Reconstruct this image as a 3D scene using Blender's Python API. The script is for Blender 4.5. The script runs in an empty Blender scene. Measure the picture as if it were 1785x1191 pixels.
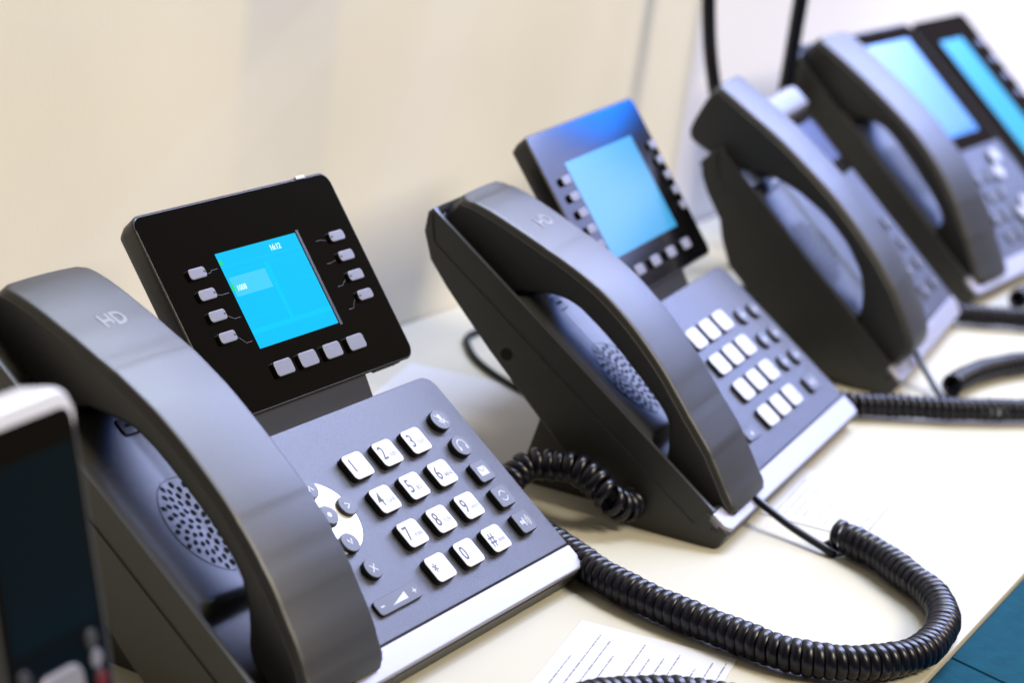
import bpy, bmesh, math, random
from mathutils import Vector, Matrix
random.seed(7)
MM = 0.001
SC = bpy.context.scene

# ------------------------------------------------------------------ camera
cam_d = bpy.data.cameras.new('camera'); cam = bpy.data.objects.new('camera', cam_d)
SC.collection.objects.link(cam); SC.camera = cam
CR = ((0.4942093774, 0.1915256581, -0.8479829086),
      (-0.8590745086, 0.2570727553, -0.4426111015),
      (0.1332219200, 0.9472230574, 0.2915825775))
CL = Vector((-0.7615153, -0.4060260, 0.3964240))
m4 = Matrix(CR).to_4x4(); m4.translation = CL; cam.matrix_world = m4
cam_d.sensor_fit = 'HORIZONTAL'; cam_d.sensor_width = 36; cam_d.lens = 85.605
cam_d.clip_start = 0.05; cam_d.clip_end = 50
cam_d.dof.use_dof = True; cam_d.dof.focus_distance = 0.985; cam_d.dof.aperture_fstop = 8.0
cam_d.dof.aperture_blades = 9

# ------------------------------------------------------------------ light
W = bpy.data.worlds.new('World'); SC.world = W; W.use_nodes = True
bg = W.node_tree.nodes['Background']; bg.inputs[0].default_value = (1.0, 0.84, 0.58, 1); bg.inputs[1].default_value = 0.13
SC.view_settings.view_transform = 'Standard'; SC.view_settings.look = 'None'
SC.view_settings.exposure = 0.12; SC.view_settings.gamma = 1; SC.view_settings.use_curve_mapping = False
SC.cycles.use_denoising = True
SC.cycles.max_bounces = 8

def area(name, loc, target, size, sizey, power, col):
    l = bpy.data.lights.new(name, 'AREA'); l.shape = 'RECTANGLE'; l.size = size; l.size_y = sizey
    l.energy = power; l.color = col
    o = bpy.data.objects.new(name, l); SC.collection.objects.link(o)
    o.location = loc
    o.rotation_euler = (Vector(target) - Vector(loc)).to_track_quat('-Z', 'Y').to_euler()
    return o
def rad(a, size, sizey): return a * math.pi * size * sizey      # radiance -> watts
area('wall_spot_light', (0.74, 0.17, 1.40), (0.22, 0.0, 0), 0.30, 0.30, rad(34, .30, .30), (0.80, 0.88, 1.0))
area('blue_fill_light', (2.45, -0.15, 1.55), (0.1, -0.02, 0.1), 0.76, 1.40, rad(18, .76, 1.40), (0.54, 0.61, 1.0))  # unseen panel added for the bluish sheen on plates and handsets
area('top_fill_light', (1.55, -0.12, 2.35), (0.1, 0, 0), 1.1, 0.9, rad(22, 1.1, .9), (0.66, 0.75, 1.0))  # unseen overhead panel added to brighten the handset tops
area('blue_reflection_light', (2.43, 0.0, 0.778), (0.35, 0.0, 0.15), 0.458, 0.156, rad(14, .458, .156), (0.0, 0.2, 1.0))  # unseen lamp added so the second phone's screen mirrors blue
area('pale_reflection_light', (2.43, -0.385, 0.742), (0.35, -0.1, 0.15), 0.283, 0.245, rad(4.8, .283, .245), (0.38, 0.44, 0.85))  # unseen lamp added for the whitish reflection in the second phone's screen
area('warm_fill_light', (0.55, -1.7, 1.75), (0.35, 0.25, 0.1), 0.8, 0.8, rad(30, .8, .8), (1.0, 0.88, 0.67))  # unseen warm lamp added to brighten the wall from the front

# ------------------------------------------------------------------ materials
def mat(name, col, rough=0.5, metal=0.0, emit=None, estr=1.0, coat=0.0, grain=None, gstr=0.05, bump=None, bstr=0.1, spec=0.5):
    m = bpy.data.materials.new(name); m.use_nodes = True
    nt = m.node_tree; b = nt.nodes['Principled BSDF']
    b.inputs['Base Color'].default_value = (*col, 1); b.inputs['Roughness'].default_value = rough
    b.inputs['Metallic'].default_value = metal; b.inputs['Coat Weight'].default_value = coat
    b.inputs['Coat Roughness'].default_value = 0.03; b.inputs['Specular IOR Level'].default_value = spec
    if emit:
        b.inputs['Emission Color'].default_value = (*emit, 1); b.inputs['Emission Strength'].default_value = estr
    tc = nt.nodes.new('ShaderNodeTexCoord')
    if grain:
        n = nt.nodes.new('ShaderNodeTexNoise'); n.inputs['Scale'].default_value = grain; n.inputs['Detail'].default_value = 2
        nt.links.new(tc.outputs['Object'], n.inputs['Vector'])
        r = nt.nodes.new('ShaderNodeMapRange'); r.inputs[3].default_value = 1 - gstr; r.inputs[4].default_value = 1 + gstr
        r.inputs[1].default_value = 0.3; r.inputs[2].default_value = 0.7
        nt.links.new(n.outputs['Fac'], r.inputs[0])
        mx = nt.nodes.new('ShaderNodeMix'); mx.data_type = 'RGBA'; mx.blend_type = 'MULTIPLY'; mx.inputs[0].default_value = 1
        mx.inputs[6].default_value = (*col, 1)
        nt.links.new(r.outputs[0], mx.inputs[7]); nt.links.new(mx.outputs[2], b.inputs['Base Color'])
    if bump:
        n2 = nt.nodes.new('ShaderNodeTexNoise'); n2.inputs['Scale'].default_value = bump; n2.inputs['Detail'].default_value = 3
        nt.links.new(tc.outputs['Object'], n2.inputs['Vector'])
        bp = nt.nodes.new('ShaderNodeBump'); bp.inputs['Strength'].default_value = bstr; bp.inputs['Distance'].default_value = 0.0004
        nt.links.new(n2.outputs['Fac'], bp.inputs['Height']); nt.links.new(bp.outputs[0], b.inputs['Normal'])
    return m
M = {}
M['body'] = mat('charcoal_plastic', (0.015, 0.015, 0.013), 0.44, spec=0.7, grain=900, gstr=0.10, bump=2600, bstr=0.25)
M['handset'] = mat('handset_plastic', (0.014, 0.014, 0.016), 0.46, spec=0.68, grain=700, gstr=0.12, bump=2600, bstr=0.15)
M['plate'] = mat('speckled_plate', (0.036, 0.037, 0.050), 0.38, metal=0.3, spec=0.62, grain=2200, gstr=0.45, bump=3200, bstr=0.35)
M['silver'] = mat('brushed_silver', (0.30, 0.29, 0.335), 0.38, metal=0.45, bump=1500, bstr=0.1)
M['key'] = mat('silver_key', (0.40, 0.40, 0.44), 0.45, metal=0.15)
M['skirt'] = mat('key_skirt', (0.006, 0.006, 0.006), 0.5)
M['dkey'] = mat('dark_key', (0.03, 0.03, 0.036), 0.42)
M['ink'] = mat('key_ink', (0.05, 0.05, 0.07), 0.6)
M['ink2'] = mat('faint_ink', (0.25, 0.25, 0.30), 0.6)
M['white'] = mat('white_print', (0.40, 0.41, 0.46), 0.5)
M['mark'] = mat('handset_mark', (0.17, 0.18, 0.21), 0.45)
M['gloss'] = mat('gloss_black', (0.0015, 0.0012, 0.0012), 0.09, spec=0.28)
M['shell'] = mat('panel_shell', (0.016, 0.015, 0.014), 0.38, bump=2000, bstr=0.15)
M['lkey'] = mat('line_key', (0.15, 0.15, 0.19), 0.38)
M['lcd'] = mat('lcd_cyan', (0.0, 0.02, 0.05), 0.12, emit=(0.0, 0.50, 0.85), estr=1.0)
M['lcd_lite'] = mat('lcd_pale', (0.0, 0.02, 0.05), 0.12, emit=(0.06, 0.58, 0.87), estr=1.0)
M['lcd_line'] = mat('lcd_line', (0.0, 0.02, 0.05), 0.12, emit=(0.0, 0.555, 0.90), estr=1.0)
M['lcd_text'] = mat('lcd_text', (0.2, 0.2, 0.2), 0.2, emit=(0.45, 0.9, 1.0), estr=1.0)
M['lcd_green'] = mat('lcd_green', (0.0, 0.1, 0.0), 0.2, emit=(0.0, 0.55, 0.12), estr=1.0)
M['lcd2'] = mat('lcd_sky', (0.0, 0.02, 0.05), 0.12, emit=(0.04, 0.32, 0.60), estr=1.0)
M['lcd4'] = mat('lcd_pale_blue', (0.0, 0.02, 0.05), 0.2, emit=(0.14, 0.34, 0.66), estr=0.9, spec=0.25)
M['lcd5'] = mat('lcd_bright_cyan', (0.0, 0.02, 0.05), 0.2, emit=(0.04, 0.48, 0.80), estr=1.0, spec=0.2)
M['lcdbar'] = mat('lcd_blue_bar', (0.0, 0.02, 0.05), 0.2, emit=(0.0, 0.14, 0.55), estr=1.0)
M['cord'] = mat('cord_rubber', (0.003, 0.003, 0.009), 0.32, spec=0.33, bump=900, bstr=0.05)
M['green'] = mat('network_cable', (0.001, 0.008, 0.007), 0.6, spec=0.2)
M['hole'] = mat('hole_black', (0.002, 0.002, 0.002), 0.9)
M['dull'] = mat('dull_bezel', (0.012, 0.010, 0.010), 0.3, spec=0.0)
M['paper'] = mat('paper_white', (0.49, 0.49, 0.51), 0.8, grain=60, gstr=0.01)
M['guide'] = mat('guide_print', (0.06, 0.06, 0.075), 0.5)
M['print'] = mat('paper_print', (0.19, 0.19, 0.25), 0.8)
M['red'] = mat('red_key', (0.09, 0.006, 0.010), 0.4)
M['chrome'] = mat('chrome', (0.8, 0.8, 0.84), 0.12, metal=1.0)
M['grayrub'] = mat('gray_rubber', (0.03, 0.032, 0.03), 0.5)
M['hazy'] = mat('amber_lens', (0.35, 0.28, 0.14), 0.2)

# ------------------------------------------------------------------ helpers
def link(name, bm, mats, parent=None, smooth=40):
    bmesh.ops.recalc_face_normals(bm, faces=bm.faces)
    me = bpy.data.meshes.new(name); bm.to_mesh(me); bm.free()
    for m in (mats if isinstance(mats, (list, tuple)) else [mats]): me.materials.append(m)
    for p in me.polygons: p.use_smooth = True
    wn = True
    me.set_sharp_from_angle(angle=math.radians(smooth))
    o = bpy.data.objects.new(name, me); SC.collection.objects.link(o)
    if wn and len(me.polygons) < 3000:
        md = o.modifiers.new('wn', 'WEIGHTED_NORMAL'); md.keep_sharp = True; md.weight = 80
    if parent: o.parent = parent
    return o
def tag(o, label, cat=None, group=None, kind=None):
    if label: o['label'] = label
    if cat: o['category'] = cat
    if group: o['group'] = group
    if kind: o['kind'] = kind
    return o
def root(name, label, cat, loc=(0, 0, 0), rz=0, group=None):
    o = bpy.data.objects.new(name, None); SC.collection.objects.link(o)
    o.empty_display_size = 0.02
    o.location = [c * MM for c in loc]; o.rotation_euler = (0, 0, math.radians(rz))
    return tag(o, label, cat, group)
def rr(cx, cy, w, h, r, n=5):
    """rounded rectangle outline; returns f(inset)"""
    def f(i):
        ww, hh = w / 2 - i, h / 2 - i; q = max(min(r - i, ww, hh), 0.02); out = []
        for k, (sx, sy) in enumerate(((1, 1), (-1, 1), (-1, -1), (1, -1))):
            for j in range(n + 1):
                a = math.pi / 2 * (k + j / n)
                out.append((cx + sx * (ww - q) + q * math.cos(a), cy + sy * (hh - q) + q * math.sin(a)))
        return out
    return f
def rrc(x0, y0, x1, y1, rs, n=5):
    """box with own radius per corner (ne, nw, sw, se)"""
    def f(i):
        out = []
        cs = ((x1 - i, y1 - i, -1, -1), (x0 + i, y1 - i, 1, -1), (x0 + i, y0 + i, 1, 1), (x1 - i, y0 + i, -1, 1))
        for k, (X, Y, sx, sy) in enumerate(cs):
            q = max(rs[k] - i, 0.05)
            for j in range(n + 1):
                a = math.pi / 2 * (k + j / n)
                out.append((X + sx * q + q * math.cos(a), Y + sy * q + q * math.sin(a)))
        return out
    return f
def circ(cx, cy, rx, ry=None, n=24):
    ry = ry or rx
    return lambda i: [(cx + (rx - i) * math.cos(2 * math.pi * k / n), cy + (ry - i) * math.sin(2 * math.pi * k / n)) for k in range(n)]
def loft(bm, T, f, levels, mi=None, capmi=None, bottom=True):
    """levels = [(inset, w)...] ; mi material per ring band"""
    rings = []
    for ins, w in levels:
        rings.append([bm.verts.new(T(u, v, w)) for u, v in f(ins)])
    n = len(rings[0])
    for k in range(len(rings) - 1):
        for j in range(n):
            fa = bm.faces.new((rings[k][j], rings[k][(j + 1) % n], rings[k + 1][(j + 1) % n], rings[k + 1][j]))
            if mi: fa.material_index = mi[min(k, len(mi) - 1)]
    t = bm.faces.new(rings[-1])
    if capmi is not None: t.material_index = capmi
    if bottom:
        b = bm.faces.new(rings[0][::-1])
        if mi: b.material_index = mi[0]
def box(bm, T, a, b, mi=0):
    vs = [bm.verts.new(T(x, y, z)) for x in (a[0], b[0]) for y in (a[1], b[1]) for z in (a[2], b[2])]
    for q in ((0, 1, 3, 2), (4, 6, 7, 5), (0, 4, 5, 1), (2, 3, 7, 6), (0, 2, 6, 4), (1, 5, 7, 3)):
        bm.faces.new([vs[i] for i in q]).material_index = mi
def face_T(al, h0=10.0):
    a = math.radians(al)
    return lambda u, v, w: Vector((u, v * math.cos(a) - w * math.sin(a), h0 + v * math.sin(a) + w * math.cos(a))) * MM
def panel_T(al, px, pv, hz, be, h0=10.0):
    a = math.radians(al); b = math.radians(be)
    by = pv * math.cos(a) - hz * math.sin(a); bz = h0 + pv * math.sin(a) + hz * math.cos(a)
    return lambda u, v, w: Vector((px + u, by + v * math.cos(b) - w * math.sin(b), bz + v * math.sin(b) + w * math.cos(b))) * MM
ID = lambda u, v, w: Vector((u, v, w)) * MM
def text_bm(bm, T, s, u, v, w, size, mi=0, bold=0.0, align='LEFT', sx=1.0):
    c = bpy.data.curves.new('t', 'FONT'); c.body = s; c.size = size; c.align_x = align; c.align_y = 'CENTER'
    c.offset = bold; c.extrude = 0.03; c.resolution_u = 3
    o = bpy.data.objects.new('t', c); SC.collection.objects.link(o)
    dg = bpy.context.evaluated_depsgraph_get(); me = o.evaluated_get(dg).to_mesh()
    vs = [bm.verts.new(T(u + q.co.x * sx, v + q.co.y, w + q.co.z)) for q in me.vertices]
    for p in me.polygons:
        try: bm.faces.new([vs[i] for i in p.vertices]).material_index = mi
        except ValueError: pass
    bpy.data.objects.remove(o); bpy.data.curves.remove(c)
def stroke(bm, T, pts, wd, w, th=0.06, mi=0):
    """thin ribbon of width wd through 2D pts, raised to w"""
    n = len(pts); L = []; R = []
    for i, (x, y) in enumerate(pts):
        a = pts[max(i - 1, 0)]; b = pts[min(i + 1, n - 1)]
        d = Vector((b[0] - a[0], b[1] - a[1])).normalized(); nx, ny = -d.y * wd / 2, d.x * wd / 2
        L.append((x + nx, y + ny)); R.append((x - nx, y - ny))
    v = [[bm.verts.new(T(*q, w + dz)) for q in s] for s in (L, R) for dz in (0, th)]
    for i in range(n - 1):
        for a, b in ((v[1], v[3]), (v[2], v[0]), (v[0], v[1]), (v[3], v[2])):
            bm.faces.new((a[i], a[i + 1], b[i + 1], b[i])).material_index = mi
def spline(pts, n=12):
    P = [Vector(p) for p in pts]; P = [P[0] * 2 - P[1]] + P + [P[-1] * 2 - P[-2]]; out = []
    for i in range(1, len(P) - 2):
        for k in range(n):
            t = k / n; a, b, c, d = P[i - 1:i + 3]
            out.append(0.5 * ((2 * b) + (c - a) * t + (2 * a - 5 * b + 4 * c - d) * t * t + (3 * b - a - 3 * c + d) * t ** 3))
    out.append(P[-2]); return out
def tube(bm, pts, r, seg=10, T=ID, rb=None, cap=True, nrm0=None):
    """pts list of Vectors (mm)"""
    rb = rb or r; n = len(pts); prev = None; rings = []
    for i, p in enumerate(pts):
        t = (pts[min(i + 1, n - 1)] - pts[max(i - 1, 0)]).normalized()
        if prev is None:
            up = nrm0 or (Vector((0, 0, 1)) if abs(t.z) < 0.9 else Vector((1, 0, 0)))
        else: up = prev
        nn = (up - t * up.dot(t)).normalized(); bb = t.cross(nn); prev = nn
        rings.append([bm.verts.new(T(*(p + nn * (r * math.cos(2 * math.pi * k / seg)) + bb * (rb * math.sin(2 * math.pi * k / seg))))) for k in range(seg)])
    for i in range(n - 1):
        for k in range(seg):
            bm.faces.new((rings[i][k], rings[i][(k + 1) % seg], rings[i + 1][(k + 1) % seg], rings[i + 1][k]))
    if cap: bm.faces.new(rings[0][::-1]); bm.faces.new(rings[-1])
def coil(bm, path, R=6.3, pitch=4.35, ra=2.3, rr_=1.1, spt=24, seg=8, stretch=None, trim=True):
    """helical cord round the path (list of Vectors, mm)"""
    S = [0]
    for a, b in zip(path, path[1:]): S.append(S[-1] + (b - a).length)
    L = S[-1]
    # frames by parallel transport
    tans = [(path[min(i + 1, len(path) - 1)] - path[max(i - 1, 0)]).normalized() for i in range(len(path))]
    up = Vector((0, 0, 1)); N = []
    for t in tans:
        up = (up - t * up.dot(t)).normalized(); N.append(up.copy())
    def at(s):
        s = min(max(s, 0), L); lo, hi = 0, len(S) - 1
        while hi - lo > 1:
            m = (lo + hi) // 2
            if S[m] <= s: lo = m
            else: hi = m
        f = (s - S[lo]) / max(S[hi] - S[lo], 1e-9)
        p = path[lo].lerp(path[hi], f); t = tans[lo].lerp(tans[hi], f).normalized(); n = N[lo].lerp(N[hi], f)
        n = (n - t * n.dot(t)).normalized(); return p, t, n, t.cross(n)
    s = 0; th = 0; rings = []; ctr = []
    while s < L:
        p, t, n, b = at(s)
        wob = 1 + 0.03 * math.sin(s * 0.21) + 0.02 * math.sin(s * 0.83)
        rad = n * math.cos(th) + b * math.sin(th); tng = (-n * math.sin(th) + b * math.cos(th))
        c = p + rad * R * wob; ctr.append(c)
        rings.append([bm.verts.new(ID(*(c + rad * (rr_ * math.cos(2 * math.pi * k / seg)) + t * (ra * math.sin(2 * math.pi * k / seg))))) for k in range(seg)])
        pt = pitch * (stretch(s / L) if stretch else 1) * (1 + 0.04 * math.sin(s * 0.13))
        th += 2 * math.pi / spt; s += pt / spt
    if trim:                                   # finish both ends where the turn touches the counter
        while ctr[-1].z > ctr[-2].z or ctr[-1].z > 3.4: ctr.pop(); rings.pop()
    for i in range(len(rings) - 1):
        for k in range(seg):
            bm.faces.new((rings[i][k], rings[i][(k + 1) % seg], rings[i + 1][(k + 1) % seg], rings[i + 1][k]))
    bm.verts.ensure_lookup_table()
    bm.faces.new(rings[0][::-1]); bm.faces.new(rings[-1])
    loose = [v for v in bm.verts if not v.link_faces]
    bmesh.ops.delete(bm, geom=loose, context='VERTS')
    return ctr

def interp(tab, x):
    if x <= tab[0][0]: return tab[0][1]
    for (a, b), (c, d) in zip(tab, tab[1:]):
        if x <= c: return b + (d - b) * (x - a) / (c - a)
    return tab[-1][1]
def sm(a, b, x):
    t = min(max((x - a) / (b - a), 0), 1); return t * t * (3 - 2 * t)

# ------------------------------------------------------------------ setting: table, wall, apron
def grid_sheet(name, x0, x1, y0, y1, z0, z1, m, label=None, kind='structure'):
    bm = bmesh.new(); box(bm, ID, (x0, y0, z0), (x1, y1, z1)); o = link(name, bm, m); o['kind'] = kind
    return o
mt = mat('cream_laminate', (0.455, 0.432, 0.36), 0.6, spec=0.25, bump=25, bstr=0.02)
bm = bmesh.new()
ey = lambda x: -148.0 + (x - 131) * 0.052
loft(bm, ID, lambda i: [(2600, 251), (-700, 251), (-700, ey(-700) + i), (2600, ey(2600) + i)], [(0.0, -24), (0, -1.2), (0.4, -0.3), (1.2, 0)])
o = link('table_top', bm, mt)
o.rotation_euler = (0, 0, math.radians(0.0))
tag(o, 'cream laminate display counter carrying the row of desk phones', 'counter')
mteal = mat('teal_board', (0.0, 0.045, 0.078), 0.85, spec=0.1, grain=160, gstr=0.12, bump=400, bstr=0.4)
bm = bmesh.new()
for k, (a, b) in enumerate(((-700, 168), (169.2, 2600))):
    # boards of the lower step, butt jointed
    v = [(a, -420), (b - 0, -420), (b + 0, -147.5), (a, -147.5)]
    loft(bm, ID, lambda i, a=a, b=b: [(b - i, ey(b) - 0.6 - i), (a + i, ey(a) - 0.6 - i), (a + i - (0 if a < 0 else 160), -700), (b - i - (0 if b > 1000 else 160), -700)], [(0, -30), (0, -2.6), (0.5, -2)])
tag(link('counter_step', bm, mteal), 'teal painted step board along the front edge of the cream counter', 'step board')

# wall: cream display wall with reflected light shapes painted into its colour, then pale lilac panel further right
def wall_mat():
    m = bpy.data.materials.new('cream_wall'); m.use_nodes = True; nt = m.node_tree; b = nt.nodes['Principled BSDF']
    b.inputs['Roughness'].default_value = 0.42
    tc = nt.nodes.new('ShaderNodeTexCoord'); sep = nt.nodes.new('ShaderNodeSeparateXYZ'); nt.links.new(tc.outputs['Object'], sep.inputs[0])
    def math_(op, a, b_=None, c=None, clamp=False):
        n = nt.nodes.new('ShaderNodeMath'); n.operation = op; n.use_clamp = clamp
        for i, q in enumerate((a, b_, c)):
            if q is None: continue
            if isinstance(q, (int, float)): n.inputs[i].default_value = q
            else: nt.links.new(q, n.inputs[i])
        return n.outputs[0]
    X, Z = sep.outputs[0], sep.outputs[2]
    def band(c, w, soft, slope=0.0):
        x = math_('ADD', X, math_('MULTIPLY', Z, slope))
        d = math_('ABSOLUTE', math_('SUBTRACT', x, c))
        return math_('SUBTRACT', 1.0, math_('DIVIDE', math_('SUBTRACT', d, w), soft, clamp=True), clamp=True)
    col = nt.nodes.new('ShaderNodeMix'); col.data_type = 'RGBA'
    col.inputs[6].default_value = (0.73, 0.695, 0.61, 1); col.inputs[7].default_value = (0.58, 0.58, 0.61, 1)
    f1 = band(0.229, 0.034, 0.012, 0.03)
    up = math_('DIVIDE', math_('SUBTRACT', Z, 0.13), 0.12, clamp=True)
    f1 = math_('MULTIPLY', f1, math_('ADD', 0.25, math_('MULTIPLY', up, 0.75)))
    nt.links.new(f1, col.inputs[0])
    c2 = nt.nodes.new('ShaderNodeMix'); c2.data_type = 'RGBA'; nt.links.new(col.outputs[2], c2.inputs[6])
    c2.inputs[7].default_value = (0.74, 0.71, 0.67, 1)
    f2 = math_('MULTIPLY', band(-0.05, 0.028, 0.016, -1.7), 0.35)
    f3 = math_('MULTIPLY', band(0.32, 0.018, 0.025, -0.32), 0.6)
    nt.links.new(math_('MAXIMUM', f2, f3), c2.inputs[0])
    n = nt.nodes.new('ShaderNodeTexNoise'); n.inputs['Scale'].default_value = 6; nt.links.new(tc.outputs['Object'], n.inputs['Vector'])
    c3 = nt.nodes.new('ShaderNodeMix'); c3.data_type = 'RGBA'; c3.blend_type = 'MULTIPLY'; c3.inputs[0].default_value = 1
    nt.links.new(c2.outputs[2], c3.inputs[6])
    r = nt.nodes.new('ShaderNodeMapRange'); r.inputs[1].default_value = 0.3; r.inputs[2].default_value = 0.7; r.inputs[3].default_value = 0.95; r.inputs[4].default_value = 1.04
    nt.links.new(n.outputs['Fac'], r.inputs[0]); nt.links.new(r.outputs[0], c3.inputs[7])
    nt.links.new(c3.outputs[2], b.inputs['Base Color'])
    n2 = nt.nodes.new('ShaderNodeTexNoise'); n2.inputs['Scale'].default_value = 420; n2.inputs['Detail'].default_value = 4
    nt.links.new(tc.outputs['Object'], n2.inputs['Vector'])
    bp = nt.nodes.new('ShaderNodeBump'); bp.inputs['Strength'].default_value = 0.08; bp.inputs['Distance'].default_value = 0.0006
    nt.links.new(n2.outputs['Fac'], bp.inputs['Height']); nt.links.new(bp.outputs[0], b.inputs['Normal'])
    return m
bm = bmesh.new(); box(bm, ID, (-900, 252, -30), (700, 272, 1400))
tag(link('display_wall', bm, wall_mat()), 'cream display wall behind the nearest phones', 'wall')
bm = bmesh.new(); box(bm, ID, (702.5, 254, -30), (2600, 276, 1400))
tag(link('display_panel', bm, mat('lilac_panel', (0.80, 0.79, 0.86), 0.4)), 'pale lilac display panel behind the two farthest phones', 'wall panel')

# ------------------------------------------------------------------ phone pieces
FL = [(-2.2, -9), (-0.5, -12.5), (6, -18.5), (17, -26.5), (29.5, -33.0), (44, -37.2), (58, -36.6), (70, -35.3), (96, -32.4), (123, -28.6), (136, -27), (160, -23), (171, -21), (185, -17.4), (196, -9.8), (200.5, -4)]
def body_slab(T, u0, u1, v1, wtop=0.0, r=2.2, fl=FL, well=None):
    """wedge of side profile fl, cut at v1; edges rounded by inset profiles"""
    prof = [(v, w) for v, w in fl if v < v1 - 1]
    wb = interp(fl, v1)
    top = [(-1.2, -2.0)] + prof
    if v1 < 198: top += [(v1, wb), (v1, -3), (v1 - 1.4, wtop - 0.3), (v1 - 3, wtop)]
    else: top += [(200.5, -2), (198, wtop)]
    if well: top = top[:-1] + [(well, wtop), (well - 0.6, -2.2), (well - 9, -10), (11.6, -10), (11.3, wtop)]
    top += [(0.5, wtop)]
    n = len(top)
    cx = sum(q[0] for q in top) / n; cy = sum(q[1] for q in top) / n
    bm = bmesh.new(); rings = []
    for ins, u in ((r, u0), (r * 0.3, u0 + r * 0.3), (0, u0 + r), (0, u1 - r), (r * 0.3, u1 - r * 0.3), (r, u1)):
        ring = []
        for v, w in top:
            d = Vector((v - cx, w - cy)); L = d.length
            d = d * ((L - ins) / L); ring.append(bm.verts.new(T(u, cx + d.x, cy + d.y)))
        rings.append(ring)
    for a, b in zip(rings, rings[1:]):
        for j in range(n): bm.faces.new((a[j], a[(j + 1) % n], b[(j + 1) % n], b[j]))
    bm.faces.new(rings[0]); bm.faces.new(rings[-1][::-1])
    return bm
def cradle(T, uL, uR, v0, v1, c, par, pits=((3, 52), (145, 196)), m='body', cup=0.0):
    """handset cradle: height field with two pits and a raised round hump between them"""
    bm = bmesh.new(); us = [uL + (uR - uL) * i / 44 for i in range(45)]; vs = [v0 + (v1 - v0) * i / 90 for i in range(91)]
    def h(u, v):
        e = min(u - uL, uR - u); rim = 1 - sm(2.5, 9.5, e)
        pit = max(sm(p0 - 3, p0 + 2, v) * (1 - sm(p1 - 2, p1 + 4, v)) for p0, p1 in pits)
        mid = 1 - pit
        du = (u - c[0]) / 24; hump = 0.5 - 0.0034 * max(min(u - uL, 38) - 6, 0) ** 2
        if cup: hump = 0.9 - cup * max(0, 1 - ((u - (uL + uR) / 2) / 27) ** 2) * (1 - sm(0.75, 1.0, abs(v - c[1] - 2) / 52))
        base = hump * mid + (-9.0) * pit
        endr = max(1 - sm(0.5, 5, v - v0), 1 - sm(0.5, 5, v1 - v))
        k = max(rim, endr)
        return 1.15 * k + base * (1 - k)
    g = [[bm.verts.new(T(u, v, h(u, v))) for v in vs] for u in us]
    for i in range(44):
        for j in range(90): bm.faces.new((g[i][j], g[i + 1][j], g[i + 1][j + 1], g[i][j + 1]))
    # skirt closing the height field down into the body
    edge = [g[i][0] for i in range(45)] + [g[44][j] for j in range(1, 91)] + [g[i][90] for i in range(43, -1, -1)] + [g[0][j] for j in range(89, 0, -1)]
    pos = [(us[i], v0) for i in range(45)] + [(uR, vs[j]) for j in range(1, 91)] + [(us[i], v1) for i in range(43, -1, -1)] + [(uL, vs[j]) for j in range(89, 0, -1)]
    low = [bm.verts.new(T(a, b, max(-14, interp(FL, b) + 2.5))) for a, b in pos]; n = len(edge)
    for i in range(n): bm.faces.new((edge[i], edge[(i + 1) % n], low[(i + 1) % n], low[i]))
    bm.faces.new(low)
    o = link('cradle', bm, M[m], par, 50)
    # speaker grille: ring and sunflower of holes
    gb = bmesh.new(); R = 21.5
    def disc(cx, cy, rx, ry, ang, n=10, lift=0.16):
        ca, sa = math.cos(ang), math.sin(ang); vs_ = []
        for k in range(n):
            a = 2 * math.pi * k / n; x, y = rx * math.cos(a), ry * math.sin(a)
            u, v = cx + x * ca - y * sa, cy + x * sa + y * ca
            vs_.append(gb.verts.new(T(u, v, h(u, v) + lift)))
        gb.faces.new(vs_).material_index = 1
    N = 84
    for k in range(N):
        rad = R * 0.93 * math.sqrt((k + 0.6) / N); a = k * 2.39996
        disc(c[0] + rad * math.cos(a), c[1] + rad * math.sin(a), 1.42, 1.05, a)
    ringp = []
    for rr0, dz in ((R - 0.3, 0.02), (R - 0.15, 0.22), (R + 0.15, 0.22), (R + 0.3, 0.02)):
        ringp.append([gb.verts.new(T(c[0] + rr0 * math.cos(2 * math.pi * k / 60), c[1] + rr0 * math.sin(2 * math.pi * k / 60),
                     h(c[0] + rr0 * math.cos(2 * math.pi * k / 60), c[1] + rr0 * math.sin(2 * math.pi * k / 60)) + dz)) for k in range(60)])
    for a, b in zip(ringp, ringp[1:]):
        for k in range(60): gb.faces.new((a[k], a[(k + 1) % 60], b[(k + 1) % 60], b[k]))
    link('speaker_grille', gb, [M[m], M['hole']], par)
    # little hook clip above the grille
    hb = bmesh.new(); loft(hb, T, rr(c[0], c[1] + 47, 12, 7.5, 1.5), [(0, h(c[0], c[1] + 47) - 1), (0, h(c[0], c[1] + 47) + 0.9), (0.4, h(c[0], c[1] + 47) + 1.2)])
    loft(hb, T, rr(c[0], c[1] + 47, 6, 1.4, 0.5), [(0, h(c[0], c[1] + 47) + 1.1), (0, h(c[0], c[1] + 47) + 1.35)], [1], 1)
    link('hook_clip', hb, [M[m], M['hole']], par)
    return o
HT = [(4.0, 2.6), (6, 4.2), (14, 6.8), (31, 14.0), (50, 18.8), (59, 20.5), (67, 23.6), (85, 26.6), (102, 28.6), (121, 28.8), (138, 26.2), (153, 22.8), (165, 20.2), (181, 16.0), (191, 12.4), (196.5, 9.6)]
HB = [(4.0, -1.0), (8, -5.0), (16, -7.5), (30, -7.5), (42, -6.5), (47, 0.0), (50, 5.0), (54, 8.5), (62, 11.0), (75, 12.6), (92, 14.2), (108, 15.0), (122, 14.6), (130, 12.4), (136, 8.0), (141, 3.0), (146, -3.0), (150, -6.0), (170, -7.0), (190, -6.5), (196.5, -3.0)]
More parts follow.
